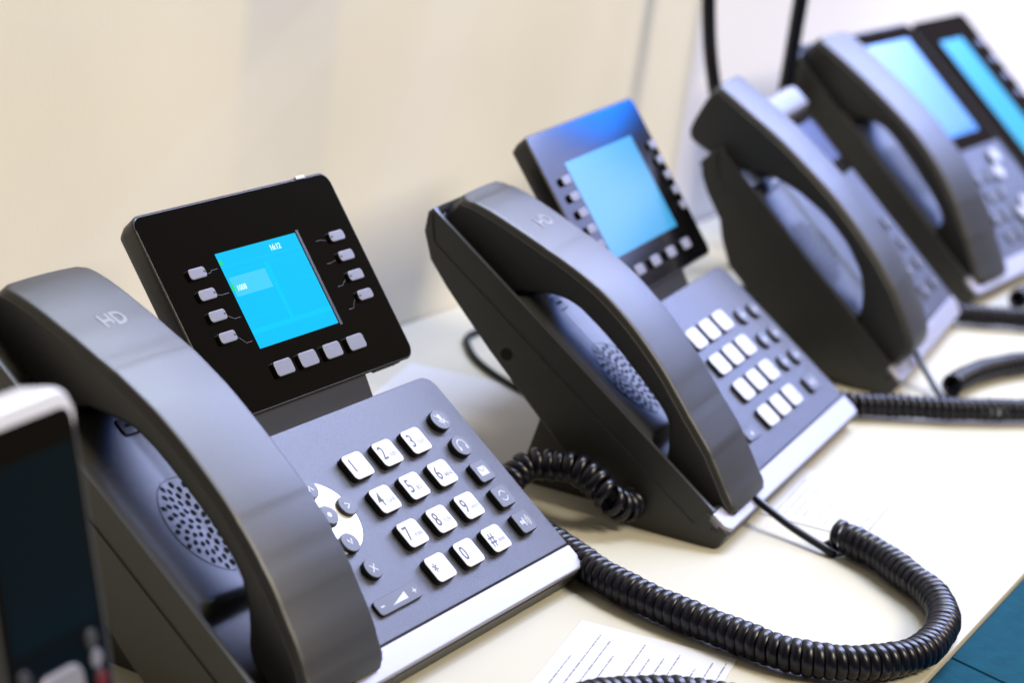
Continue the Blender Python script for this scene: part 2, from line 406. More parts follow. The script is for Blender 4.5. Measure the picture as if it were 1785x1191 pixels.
HT1 = [(4.0, 3.0), (8, 6.5), (14, 10), (24, 14.6), (39, 20.2), (54, 24.6), (70, 27.4), (80, 28.4), (104, 29.4), (123, 28.8), (142, 26.0), (161, 21.6), (180, 17.0), (190, 13.6), (196.5, 10)]
HB1 = [(4.0, -1.0), (8, -5.0), (16, -7.5), (30, -6.5), (35, -3), (39, 2.0), (46, 8.6), (52, 12.4), (59, 15.0), (71, 17.0), (93, 18.0), (110, 18.0), (122, 16.6), (130, 13.0), (141, 6.0), (146, 0.0), (150, -6.0), (170, -7.0), (190, -6.5), (196.5, -3.0)]
def handset(T, uL, uR, par, m='handset', top=HT, bot=HB, mark=True, wedge=2.2):
    st = sorted(set([q[0] for q in top] + [q[0] for q in bot])); 
    s2 = []
    for a, b in zip(st, st[1:]):
        k = max(1, round((b - a) / 2.5)); s2 += [a + (b - a) * i / k for i in range(k)]
    s2.append(st[-1]); st = s2
    def smooth(tab, np_):
        f = [interp(tab, x) for x in st]
        for _ in range(np_): f = [f[0]] + [(f[i - 1] + 2 * f[i] + f[i + 1]) / 4 for i in range(1, len(f) - 1)] + [f[-1]]
        return f
    t = smooth(top, 14); b = smooth(bot, 3)
    bm = bmesh.new(); rings = []
    for x, wt, wb in zip(st, t, b):
        e = min(x - st[0], st[-1] - x); k = 1 - 0.0 * sm(0, 10, e)
        # corner rounding at both ends in plan
        rc = 4.0; ins = rc - math.sqrt(max(rc * rc - (rc - min(e, rc)) ** 2, 0)) if e < rc else 0
        waist = 1.6 * math.exp(-((x - 100) / 45) ** 2)
        L, R_ = uL + ins * 0.9 + waist, uR - ins * 0.9 - waist
        c = 2.4; sec = []
        th = wt - wb; sl = min(3.2, th * 0.3)
        sec += [(L + 0.5, wb + 1.2), (L, wb + 3), (L, wt - sl - 0.35), (L + 0.35, wt - sl), (L + 0.5, wt - sl + 0.3), (L + 1.3, wt - 0.9), (L + 2.3, wt - 0.25), (L + 4, wt)]
        for q in (0.25, 0.5, 0.75): sec.append((L + 4 + (R_ - L - 8) * q, wt + 0.9 * (1 - (2 * q - 1) ** 2)))
        sec += [(R_ - 4, wt), (R_ - 2.3, wt - 0.25), (R_ - 1.3, wt - 0.9), (R_ - 0.5, wt - sl + 0.3), (R_ - 0.35, wt - sl), (R_, wt - sl - 0.35), (R_, wb + 3), (R_ - 0.5, wb + 1.2), (R_ - 2.2, wb), (L + 2.2, wb)]
        rings.append([bm.verts.new(T(u, x, w)) for u, w in sec])
    n = len(rings[0])
    for a, b_ in zip(rings, rings[1:]):
        for j in range(n): bm.faces.new((a[j], a[(j + 1) % n], b_[(j + 1) % n], b_[j]))
    bm.faces.new(rings[0]); bm.faces.new(rings[-1][::-1])
    o = link('handset', bm, M[m], par, 38)
    if mark:
        mb = bmesh.new(); uc = (uL + uR) / 2
        wt = lambda x: interp(top, x) + 0.9
        T2 = lambda u, v, w: T(u, v, wt(v) + w)
        text_bm(mb, T2, 'HD', uc + 1, 164, 0.02, 9.5, 0, 0.25, 'CENTER', 1.0)
        link('handset_mark', mb, M['mark'], o, 30)
    return o
def key(par, T, u, v, w_, h_, r, hgt, top, legend=None, name='key', skirt=True, rim=0.6, rnd=False, base=0.0):
    bm = bmesh.new()
    f = circ(u, v, w_ / 2, h_ / 2) if rnd else rr(u, v, w_, h_, r)
    loft(bm, T, f, [(-0.5, base - 0.5), (-0.5, base + 0.08), (0.0, base + 0.12), (0.0, hgt * 0.80), (0.05, hgt - 0.28), (rim * 0.55, hgt)], [1, 1, 1, 1, 0], 0)
    o = link(name, bm, [top, M['skirt']], par, 50)
    if legend:
        lb = bmesh.new(); legend(lb, T, u, v, hgt)
        link('legend', lb, [M['ink'], M['ink2'], M['white']], o, 30)
    return o
def L_digit(d, sub=''):
    def f(b, T, u, v, w):
        text_bm(b, T, d, u - 3.4, v + (0.2 if d != '*' else -1.2), w + 0.03, 9.0, 0, 0.07, 'CENTER', 0.80)
        if sub: text_bm(b, T, sub, u + 0.0, v - 1.4, w + 0.03, 2.9 if len(sub) < 4 else 2.2, 1, 0.02)
    return f
def arc(cx, cy, r, a0, a1, n=14): return [(cx + r * math.cos(math.radians(a0 + (a1 - a0) * i / n)), cy + r * math.sin(math.radians(a0 + (a1 - a0) * i / n))) for i in range(n + 1)]
def L_mute(b, T, u, v, w):
    loft(b, T, rr(u, v + 0.9, 2.0, 3.8, 1), [(0, w), (0, w + 0.05)], [2], 2)
    stroke(b, T, arc(u, v + 0.4, 2.1, 190, 350), 0.5, w + 0.02, mi=2); stroke(b, T, [(u, v - 1.8), (u, v - 3)], 0.5, w + 0.02, mi=2)
    stroke(b, T, [(u - 2.8, v + 2.8), (u + 2.8, v - 2.8)], 0.6, w + 0.06, mi=2)
def L_head(b, T, u, v, w):
    stroke(b, T, arc(u, v, 2.8, -30, 210), 0.5, w + 0.02, mi=2)
    for s in (-1, 1): loft(b, T, rr(u + s * 2.5, v - 1.4, 1.1, 2.0, 0.4), [(0, w), (0, w + 0.07)], [2], 2)
def L_mail(b, T, u, v, w):
    loft(b, T, rr(u, v, 6.2, 4.4, 0.3), [(0, w), (0, w + 0.05)], [2], 2)
    stroke(b, T, [(u - 2.9, v + 2.0), (u, v - 0.4), (u + 2.9, v + 2.0)], 0.6, w + 0.06, mi=1)
def L_redial(b, T, u, v, w):
    stroke(b, T, arc(u, v, 2.4, 20, 170), 0.5, w + 0.02, mi=2); stroke(b, T, arc(u, v, 2.4, 200, 350), 0.5, w + 0.02, mi=2)
def L_speaker(b, T, u, v, w):
    box(b, T, (u - 3.2, v - 0.9, w), (u - 1.9, v + 0.9, w + 0.06), 2)
    stroke(b, T, [(u - 1.6, v), (u - 0.3, v)], 1.8, w + 0.02, mi=2); stroke(b, T, [(u - 0.5, v), (u + 0.2, v)], 4.2, w + 0.02, mi=2)
    for r in (1.5, 2.5, 3.5): stroke(b, T, arc(u + 0.1, v, r, -48, 48, 8), 0.45, w + 0.02, mi=2)
def L_dot(b, T, u, v, w): loft(b, T, circ(u, v, 1.2, n=12), [(0, w), (0, w + 0.05)], [2], 2)
def L_x(b, T, u, v, w):
    stroke(b, T, [(u - 1.6, v - 1.6), (u + 1.6, v + 1.6)], 0.6, w + 0.02, mi=2); stroke(b, T, [(u - 1.6, v + 1.6), (u + 1.6, v - 1.6)], 0.6, w + 0.05, mi=2)
def L_arrow(dx, dy):
    def f(b, T, u, v, w):
        p = [(u - 1.3 * dx - 1.3 * dy, v - 1.3 * dy - 1.3 * dx), (u + 1.0 * dx, v + 1.0 * dy), (u - 1.3 * dx + 1.3 * dy, v - 1.3 * dy + 1.3 * dx)]
        stroke(b, T, p, 0.8, w + 0.02, mi=2)
    return f
KP = [('1', ''), ('2', 'ABC'), ('3', 'DEF'), ('4', 'GHI'), ('5', 'JKL'), ('6', 'MNO'), ('7', 'PQRS'), ('8', 'TUV'), ('9', 'WXYZ'), ('*', '.'), ('0', ''), ('#', 'SEND')]

def front_strip(T, u0, u1, par, d=11.0, split=None):
    bm = bmesh.new()
    loft(bm, T, rrc(u0, -0.6, u1, d, (1.0, 1.0, 5.5, 5.5)), [(0.4, -4), (0, -3.2), (0, -0.2), (0.25, 0.25), (0.9, 0.55)])
    link('front_trim', bm, M['silver'], par)
    lb = bmesh.new(); loft(lb, T, rrc(u0 - 0.5, -1.1, u1 + 0.5, d - 4, (1.0, 1.0, 6, 6)), [(0.8, -6.5), (0.0, -5.6), (0.0, -4.4)])
    link('front_lip', lb, M['body'], par)

def desk_phone(name, label, loc, rz, kind, group):
    R = root(name, label, 'desk phone', (loc[0], loc[1], 0), rz, group)
    al = 34.81; T = face_T(al); h = 110.76
    link('body', body_slab(T, -40, h - 0.3, 105.8, wtop=-1.0), M['body'], R)
    link('cradle_housing', body_slab(T, -h, -38.5, 200.5, wtop=-1.2, well=199.3), M['body'], R)
    cradle(T, -h + 0.6, -39.5, 11.3, 199.5, (-69 if kind == 1 else -73, 85), R)
    front_strip(T, -h, h, R)
    # keypad plate
    bm = bmesh.new(); loft(bm, T, rrc(-38.9, 11.4, h, 106.69, (7, 0.6, 0.6, 0.6)), [(0.3, -2.6), (0, -2.0), (0, -0.35), (0.2, -0.05), (0.7, 0.12)])
    link('keypad_plate', bm, M['plate'], R)
    # socket in the left flank
    bm = bmesh.new(); vc, wc, r = 128.1, -21.5, 3.0
    vs = [[bm.verts.new(T(u, vc + rad * math.cos(a), wc + rad * math.sin(a))) for a in [2 * math.pi * k / 20 for k in range(20)]] for u, rad in ((-h - 0.15, r), (-h + 0.6, r - 0.2))]
    bm.faces.new(vs[0]); 
    for k in range(20): bm.faces.new((vs[0][k], vs[0][(k + 1) % 20], vs[1][(k + 1) % 20], vs[1][k]))
    link('socket', bm, M['hole'], R)
    # stand foot
    bm = bmesh.new(); prof = [(66, 0.2), (112, 0.2), (113, 6), (108, 12), (102, 40), (78, 24), (66, 8)]
    rings = [[bm.verts.new(ID(u, y, z)) for y, z in prof] for u in (-92, 92)]; n = len(prof)
    for j in range(n): bm.faces.new((rings[0][j], rings[0][(j + 1) % n], rings[1][(j + 1) % n], rings[1][j]))
    bm.faces.new(rings[0]); bm.faces.new(rings[1][::-1])
    link('stand', bm, M['shell'], R)
    if kind == 1: handset(T, -94.5, -43.5, R, top=HT1, bot=HB1)
    else: handset(T, -99, -49, R)
    # neck holding the screen
    NT = panel_T(al, 27, 106.9, -9.0, 60)
    bm = bmesh.new(); loft(bm, NT, rrc(-52, -8, 52, 15.5, (1, 1, 1, 1)), [(0, -14), (0, -0.6), (0.6, 0)])
    link('neck', bm, M['shell'], R)
    if kind == 1: screen1(R, al)
    else: screen2(R, al)
    keys = keys1 if kind == 1 else keys2
    keys(R, T)
    return R

def panel_shell(R, PT, pw, ph, r=6):
    bm = bmesh.new(); c = rr(0, ph / 2, pw, ph, r, 8)
    loft(bm, PT, c, [(6, -11.5), (3.2, -10.8), (1.2, -7), (0.35, -2.2), (0.0, -1.0), (0.05, -0.5), (0.5, -0.1)])
    o = link('screen_panel', bm, M['shell'], R)
    g = bmesh.new(); loft(g, PT, rr(0, ph / 2, pw - 1.7, ph - 1.7, r - 0.8, 8), [(0, -0.4), (0, 0.02), (0.18, 0.12)])
    link('panel_glass', g, M['gloss'], o)
    return o

def screen1(R, al):
    pw, ph = 138.14, 90.11; PT = panel_T(al, 47.99, 118.23, -2.4, 50.91)
    o = panel_shell(R, PT, pw, ph)
    x0, x1, y0, y1 = -29.6, 27.1, 24.4, 66.9
    d = bmesh.new(); loft(d, PT, rr((x0 + x1) / 2, (y0 + y1) / 2, x1 - x0, y1 - y0, 0.1, 1), [(0, 0.05), (0, 0.17)], [0], 0)
    xm = (x0 + x1) / 2 + 0.6
    for a, b, mi in (((x0 + 1.5, y1 - 19.5), (x0 + 26.5, y1 - 11), 1), ((xm - 1.4, y0 + 8.5), (xm + 1.4, y1 - 8.5), 2), ((x0, y0 + 6.2), (x1, y0 + 8.3), 2)):
        box(d, PT, (*a, 0.175), (*b, 0.19), mi)
    for yy in (0.30, 0.54, 0.78): box(d, PT, (x0, y0 + (y1 - y0) * yy, 0.176), (x1, y0 + (y1 - y0) * yy + 0.25, 0.186), 2)
    box(d, PT, (x0, y1 - 6.4, 0.176), (x1, y1 - 6.0, 0.187), 2)
    text_bm(d, PT, '16:12', x1 - 21, y1 - 3.6, 0.19, 3.5, 3, 0.06)
    text_bm(d, PT, '1008', x0 + 3.4, y1 - 16.2, 0.20, 3.3, 3, 0.06)
    box(d, PT, (x0 + 0.4, y1 - 5.2, 0.19), (x0 + 2.3, y1 - 3.2, 0.2), 4); box(d, PT, (x0 + 0.4, y1 - 16.5, 0.195), (x0 + 2.4, y1 - 14.0, 0.205), 4)
    link('display', d, [M['lcd'], M['lcd_lite'], M['lcd_line'], M['lcd_text'], M['lcd_green']], R)
    g = bmesh.new(); box(g, PT, (x1 + 0.9, y0 - 1, 0.10), (x1 + 2.6, y1 + 1, 0.16))
    link('display_edge', g, mat('display_gasket', (0.03, 0.022, 0.018), 0.35), o)
    for k, v in enumerate((61.0, 51.6, 42.2, 32.8)):
        for s, u in ((-1, -46.6), (1, 52.7)):
            kk = key(R, PT, u, v - (0 if s < 0 else 0.4), 10.8, 4.6, 1.5, 1.7, M['lkey'], name='line_key', rim=0.7)
            lb = bmesh.new(); loft(lb, PT, rr(u - s * 4.3, v - (0 if s < 0 else 0.4), 1.6, 0.8, 0.3), [(0, 1.68), (0, 1.75)])
            link('key_lamp', lb, M['skirt'], kk)
        hb = bmesh.new(); hb2 = bmesh.new()
        t = (y0 + y1) / 2 + (1.5 - k) * 10.8 - 1
        stroke(hb, PT, [(-39.5, v - 1), (-37.5, (v + t) / 2 - 0.7 if abs(v - t) > 1 else v - 1), (-36, t), (-32, t)], 0.17, 0.13)
        stroke(hb2, PT, [(45.5, v - 1), (43.5, (v + t) / 2 - 0.5), (42.2, t), (38.5, t)], 0.17, 0.13)
        link('guide_mark', hb, M['guide'], R)
        link('guide_mark', hb2, M['guide'], R)
    for u in (-22.3, -4.8, 13.0, 30.8): key(R, PT, u, 14.0, 12.2, 6.6, 1.5, 1.9, M['lkey'], name='soft_key', rim=0.7)
    lb = bmesh.new(); loft(lb, PT, rr(48.5, ph - 0.1, 6.5, 1.4, 0.5), [(0, -1.8), (0, 0.35), (0.3, 0.5)])
    link('message_lamp', lb, mat('clear_lens', (0.55, 0.55, 0.62), 0.2), o)
    lb = bmesh.new(); loft(lb, PT, rr(50, 1.3, 18, 3.0, 0.8), [(0, -5.5), (0, -1.9), (0.3, -1.6)])
    link('panel_foot', lb, M['body'], o)

def screen2(R, al):
    pw, ph = 150.6, 94.5; PT = panel_T(al, 46.5, 115.7, -3.0, 51.7)
    o = panel_shell(R, PT, pw, ph, 5)
    x0, x1, y0, y1 = -46.4, 48.0, 21.5, 75.2
    d = bmesh.new(); loft(d, PT, rr((x0 + x1) / 2, (y0 + y1) / 2, x1 - x0, y1 - y0, 0.1, 1), [(0, 0.05), (0, 0.17)], [0], 0)
    link('display', d, [M['lcd2']], R)
    for k, v in enumerate((67, 58, 49, 40, 31)):
        key(R, PT, -57.2, v, 10.5, 4.4, 1.4, 2.0, M['lkey'], name='line_key', rim=0.7)
        key(R, PT, 66.8, v - 1, 9.5, 4.6, 1.4, 2.0, M['lkey'], name='line_key', rim=0.7)
    for u in (-27, -3.4, 20.1, 43.8): key(R, PT, u, 11, 12, 5.6, 1.5, 2.0, M['lkey'], name='soft_key', rim=0.7)

def keys1(R, T):
    for i, (d, s) in enumerate(KP):
        key(R, T, 44.6 + (i % 3 - 1) * 22.0, 27.3 + (3 - i // 3) * 17.6, 13.8, 11.9, 2.3, 3.1, M['key'], L_digit(d, s), 'digit_key')
    for v, lg, rn in ((84.4, L_mute, 1), (70.0, L_head, 1), (55.9, L_mail, 0), (42.2, L_redial, 0), (28.1, L_speaker, 0)):
        key(R, T, 91.2, v, 11.4, 10.2, 1.8, 3.0, M['dkey'], lg, 'function_key', rnd=bool(rn))
    # navigation ring with its five buttons
    bm = bmesh.new(); loft(bm, T, circ(-13.0, 66.0, 17.2, 17.0, 40), [(0, -0.3), (0, 0.5), (0.4, 0.7)])
    rg = link('navigation_ring', bm, M['chrome_white'], R)
    for u, v, lg in ((0.6, 66.7, L_arrow(1, 0)), (-13.1, 52.6, L_arrow(0, -1)), (-12.2, 79.2, L_arrow(0, 1)), (-26.6, 66, L_arrow(-1, 0)), (-12.8, 66.2, L_dot)):
        key(R, T, u, v, 9.4, 9.0, 2, 2.6, M['dkey'], lg, 'navigation_key', rnd=True, base=0.7 if lg is L_dot else 0.0)
    key(R, T, -12.2, 39.2, 9.2, 9.0, 2, 2.6, M['dkey'], L_x, 'cancel_key', rnd=True)
    def L_vol(b, T, u, v, w):
        stroke(b, T, [(u - 12.5, v), (u - 10, v)], 0.6, w + 0.02, mi=2); stroke(b, T, [(u + 10, v), (u + 12.5, v)], 0.6, w + 0.02, mi=2); stroke(b, T, [(u + 11.25, v - 1.2), (u + 11.25, v + 1.2)], 0.6, w + 0.05, mi=2)
        vs = [b.verts.new(T(*q, w + 0.05)) for q in ((u - 5.5, v - 1.5), (u + 5.5, v - 1.5), (u + 5.5, v + 1.7))]
        b.faces.new(vs).material_index = 2
    key(R, T, -10.6, 24.2, 30, 7.0, 2.2, 1.6, M['dkey'], L_vol, 'volume_bar')
def keys2(R, T):
    def blob(d, s):
        def f(b, T, u, v, w):
            text_bm(b, T, d, u - 3.2, v + 0.2, w + 0.03, 5.6, 1, 0.02, 'CENTER', 0.9)
            if s: text_bm(b, T, s, u + 0.2, v - 1.0, w + 0.03, 2.2, 1, 0.0)
        return f
    for i, (d, s) in enumerate(KP):
        key(R, T, 32.26 + (i % 3 - 1) * 20.7, 28.8 + (3 - i // 3) * 17.3, 15.4, 11.6, 2.6, 2.4, M['key'], blob(d, s), 'digit_key')
    for u, v in ((79, 77), (97.5, 76), (78.5, 60), (96, 59.3), (78, 44.3), (95.8, 43.5)):
        key(R, T, u, v, 10.5, 9.6, 2, 2.2, M['dkey'], L_dot, 'function_key', rnd=True)
    key(R, T, 86, 27.3, 15, 9.5, 2, 2.2, M['dkey'], L_speaker, 'function_key')
    key(R, T, -18, 27, 15, 6, 2, 1.6, M['dkey'], L_dot, 'volume_bar')
M['chrome_white'] = mat('polished_ring', (0.86, 0.84, 0.82), 0.22, metal=0.4)

GR = 'desk phones lined up on the counter'
ph1 = desk_phone('desk_phone', 'nearest charcoal desk phone with a square cyan screen and sharp silver number keys', (0, 0), 0, 1, GR)
ph2 = desk_phone('desk_phone', 'second charcoal desk phone, its wide screen mirroring blue and its keypad blurred', (305.57, -15.29), 6.87, 2, GR)

# ---- third phone: smaller, low display, thick handset overhanging the back
def phone3():
    R = root('desk_phone', 'third desk phone in the row, smaller, thick handset overhanging its back, no tilted screen', 'desk phone', (577, 15, 0), 9.2, GR)
    al = 41.0; T = face_T(al); h = 93.5
    fl = [(-2.2, -9), (3, -16), (14, -26), (29, -33.0), (44, -36.0), (78, -38), (110, -38), (125, -31), (134, -25), (150, -21), (160, -17), (167, -11)]
    link('body', body_slab(T, -34, h - 0.3, 166, wtop=-1.0, fl=fl + [(200, -5)]), M['body'], R)
    link('cradle_housing', body_slab(T, -h, -33, 166, wtop=-1.2, fl=fl + [(200, -5)], well=164.6), M['body'], R)
    cradle(T, -h + 0.6, -34, 11.3, 165, (-62, 86), R, pits=((3, 40), (136, 160)), cup=3.0)
    front_strip(T, -h, h, R, 11)
    bm = bmesh.new(); loft(bm, T, rrc(-33.6, 11.4, h, 165, (7, 0.6, 0.6, 0.6)), [(0.3, -2.6), (0, -2.0), (0, -0.35), (0.2, -0.05), (0.7, 0.12)])
    link('keypad_plate', bm, M['plate'], R)
    ht = [(8, 12), (10, 16), (25, 22), (44, 28), (62, 31), (82, 32.5), (104, 33), (125, 31.5), (150, 29), (170, 25), (193, 20.5)]
    hb = [(8, -1), (12, -5), (30, -6), (40, -2), (50, 10), (62, 17.5), (80, 21.5), (98, 21.5), (118, 18), (136, 11), (148, 0), (167, -9), (176, -12), (184, -12.5), (193, 16)]
    handset(T, -85, -38, R, top=ht, bot=hb, mark=False)
    # low display window with dark surround and raised hood behind it
    bm = bmesh.new(); loft(bm, T, rrc(2, 112, h - 2, 160, (4, 4, 2, 2)), [(0, 0), (0, 1.2), (0.8, 1.8)])
    o = link('screen_panel', bm, M['gloss'], R)
    bm = bmesh.new(); loft(bm, T, rr(48, 137, 70, 30, 1), [(0, 1.8), (0, 1.95)])
    link('display', bm, mat('dim_lcd', (0.04, 0.04, 0.09), 0.25), R)
    bm = bmesh.new(); loft(bm, T, rrc(-20, 158, h - 22, 176, (8, 6, 2, 2)), [(0, -18), (0, 7), (2.2, 11), (6, 12)])
    link('message_lamp', bm, mat('frosted_lens', (0.20, 0.21, 0.27), 0.35), R)
    for i, (d, s) in enumerate(KP):
        key(R, T, 10 + (i % 3) * 20, 26 + (3 - i // 3) * 15.5, 14, 10, 2.2, 1.6, M['dkey'], L_dot, 'digit_key')
    for v in (26, 41.5, 57, 72.5): key(R, T, 76, v, 11, 9, 2, 1.6, M['dkey'], L_dot, 'function_key')
    bm = bmesh.new(); box(bm, ID, (-75, 60, 0.2), (75, 112, 4)); box(bm, ID, (-75, 98, 4), (75, 104, 38))
    link('stand', bm, M['shell'], R)
    return R, T
ph3, T3 = phone3()

# ---- fourth phone with the large pale blue touch screen
def phone4():
    R = root('desk_phone', 'farthest desk phone, with a large pale blue touch screen in its face', 'desk phone', (827, 34, 0), -1.0, GR)
    al = 39.0; T = face_T(al); h = 113
    fl = [(-2.2, -9), (3, -16), (14, -24), (29, -30.0), (44, -31.0), (78, -31), (110, -29), (150, -25), (190, -16), (206, -6)]
    link('body', body_slab(T, -42, 96, 204, wtop=-1.0, fl=fl), M['body'], R)
    link('cradle_housing', body_slab(T, -h, -41, 204, wtop=-1.2, fl=fl, well=202.6), M['body'], R)
    cradle(T, -h + 0.6, -42, 11.3, 203, (-76, 96), R, pits=((3, 46), (150, 198)), cup=3.0)
    front_strip(T, -h, 96, R, 13)
    bm = bmesh.new(); loft(bm, T, rrc(-41.6, 13.4, 96, 204, (7, 0.6, 0.6, 0.6)), [(0.3, -2.6), (0, -2.0), (0, -0.35), (0.2, -0.05), (0.7, 0.12)])
    link('keypad_plate', bm, M['plate'], R)
    ht = [(4, 3), (14, 7), (31, 14), (52, 22), (70, 26.5), (90, 29), (110, 29.5), (130, 28), (156, 25), (180, 21), (197, 17)]
    handset(T, -104, -52, R, top=ht, mark=False)
    bm = bmesh.new(); loft(bm, T, rrc(-40, 96, 94, 202, (5, 3, 2, 2)), [(0, 0), (0, 0.8), (0.5, 1.2)])
    link('screen_panel', bm, M['dull'], R)
    bm = bmesh.new(); loft(bm, T, rr(19, 149, 112, 84, 0.5), [(0, 1.2), (0, 1.4)], [0], 0)
    box(bm, T, (-20, 107.5, 1.41), (75, 113, 1.5), 1)
    link('display', bm, [M['lcd4'], M['lcdbar']], R)
    for i, (d, s) in enumerate(KP):
        key(R, T, -5 + (i % 3) * 20, 26 + (3 - i // 3) * 15.5, 13, 10, 2.2, 1.8, M['dkey'], L_dot, 'digit_key')
    for u, v in ((63, 84), (50, 72), (56, 44), (40, 37)): key(R, T, u, v, 13, 12, 2, 3.2, M['key'], None, 'function_key', rnd=True)
    bm = bmesh.new(); box(bm, ID, (-85, 60, 0.2), (75, 122, 4)); box(bm, ID, (-85, 110, 4), (75, 116, 60))
    link('stand', bm, M['shell'], R)
    return R
ph4 = phone4()
def expansion():
    R = root('expansion_module', 'dark key expansion module with a bright cyan strip screen beside the farthest phone', 'expansion module', (827, 34, 0), -1.0)
    T = face_T(39.0)
    fl = [(-2.2, -9), (3, -16), (14, -24), (29, -30.0), (44, -31.0), (78, -31), (110, -29), (150, -25), (190, -16), (206, -6)]
    link('body', body_slab(T, 100, 207, 204, wtop=0.0, fl=fl), M['body'], R)
    bm = bmesh.new(); loft(bm, T, rrc(101.5, 60, 205.5, 202, (5, 3, 2, 2)), [(0, 0), (0, 0.8), (0.5, 1.2)])
    link('face_glass', bm, M['dull'], R)
    bm = bmesh.new(); loft(bm, T, rr(146, 128, 44, 108, 0.5), [(0, 1.2), (0, 1.4)])
    link('display', bm, M['lcd5'], R)
    for k in range(7): key(R, T, 194, 78 + k * 16, 11, 6, 2, 2.0, M['dkey'], None, 'line_key')
    bm = bmesh.new(); box(bm, ID, (115, 60, 0.2), (195, 122, 4)); box(bm, ID, (115, 110, 4), (195, 116, 60))
    link('stand', bm, M['shell'], R)
expansion()

# ------------------------------------------------------------------ cords (children of their phones, in world mm -> local)
def cord(parent, pathw, lead=None, end=True, rl=1.9, R=6.3, name='coiled_cord', **kw):
    """coil along pathw; lead = straight wire points from the handset to the coil's last (or first) turn"""
    bm = bmesh.new(); ctr = coil(bm, spline(pathw), R=R, **kw)
    if lead:
        e, q = (ctr[-1], ctr[-4]) if end else (ctr[0], ctr[3])
        d = (e - q).normalized()
        tube(bm, spline(lead + [e + d * 4.5, e - d * 0.5], 10), rl, 10)
    Mi = Matrix.Translation(parent.location) @ Matrix.Rotation(parent.rotation_euler.z, 4, 'Z')
    bmesh.ops.transform(bm, matrix=Mi.inverted(), verts=bm.verts)
    return link(name, bm, M['cord'], parent, 60)
c2 = [(192, 18, 12), (181, 18, 12), (172, 22, 18), (173, 31, 23), (173, 41, 25.5), (172, 52, 24), (169, 61, 22.5), (163, 65, 18), (150, 64, 12), (136, 45, 8), (124, 18, 8), (110, -9, 8), (101, -40, 8), (96.5, -79, 8), (96, -102, 8), (105, -121, 8), (124, -136, 8), (148, -142, 8),
      (181, -137, 8), (203, -124, 8), (214, -110, 8), (229, -89, 8), (239, -66, 8), (242, -56, 8.5)]
P2 = Matrix.Translation(Vector((305.57, -15.29, 0))) @ Matrix.Rotation(math.radians(6.87), 4, 'Z')
h2 = P2 @ (face_T(34.81)(-66, 5, 0.5) / MM)
cord(ph2, c2, lead=[h2 + Vector((0, 6, 3)), h2, h2 + (Vector((230, -66, 2.5)) - h2) * 0.5 + Vector((0, 0, -1.5)), Vector((230, -66, 2.2))],
     stretch=lambda s: 1.2 if s < 0.17 else (1.0 + 1.9 * max(0, (s - 0.965) / 0.035)))
h1 = face_T(34.81)(-66, 5, 0.5) / MM
cord(ph1, [(-33, -66, 8), (-18, -60, 8), (0, -63, 8), (19, -76, 8), (34, -95, 8), (40, -118, 8), (30, -136, 8)],
     lead=[h1 + Vector((0, 6, 3)), h1, Vector((-56, -40, 2.5)), Vector((-46, -60, 2.5))], end=False)
# third phone: long straight coil leaving its far side and returning to the handset
h3 = (Matrix.Translation(Vector((577, 15, 0))) @ Matrix.Rotation(math.radians(9.2), 4, 'Z')) @ (T3(-50, 9, 4) / MM)
cord(ph3, [(452, 66, 9), (425, 40, 8), (428, 10, 8), (442, -5, 8), (454, -18, 8), (473, -38, 8), (506, -66, 8), (545, -92, 8), (600, -100, 8), (634, -80, 8), (628, -52, 8), (605, -38, 8), (579, -28, 8), (555, -22, 8), (530, -20, 8), (512, -20, 8)],
     lead=[h3 + Vector((0, 6, 3)), h3, (h3 + Vector((505, -20, 3))) / 2 + Vector((0, 0, -2)), Vector((503, -19, 2.5))], rl=1.8, R=5.2, ra=2.1, rr_=1.3, pitch=4.4)
cord(ph4, [(668, 52, 9), (664, 34, 8), (670, 24, 8), (684, 8, 8), (700, -10, 8), (735, -40, 8), (780, -40, 8), (800, -10, 8), (770, 14, 8), (735, 16, 8)], R=5.2, ra=2.1, rr_=1.3, pitch=4.4)
# network cable behind the second phone
bm = bmesh.new()
tube(bm, spline([(445, 178, 2), (415, 203, 2), (390, 214, 2), (371, 213, 2), (358, 205, 2), (342, 191, 2), (329, 174, 2), (316, 150, 2), (306, 120, 2)], 8), 1.9, 8)
tag(link('network_cable', bm, M['green']), 'thin dark green cable curving over the counter behind the second phone', 'cable')
# black rods rising behind the far phones
bm = bmesh.new(); tube(bm, spline([(664, 182, 0.2), (660, 183, 40), (640, 190, 85), (620, 198.5, 120), (620, 212, 173), (620, 222, 260), (622, 228, 480)], 10), 4.4, 12)
tag(link('hanging_cable', bm, M['cord']), 'thick black cable hanging upright behind the third phone', 'cable')
bm = bmesh.new(); tube(bm, [Vector((700, 184, z)) for z in (5, 40, 100, 300, 600)], 5.0, 14); loft(bm, ID, circ(694, 186, 12, 12), [(0, 0.1), (0, 4), (2, 6)])
tag(link('stand_pole', bm, M['cord']), 'straight black pole standing on the counter between the third and farthest phones', 'pole')

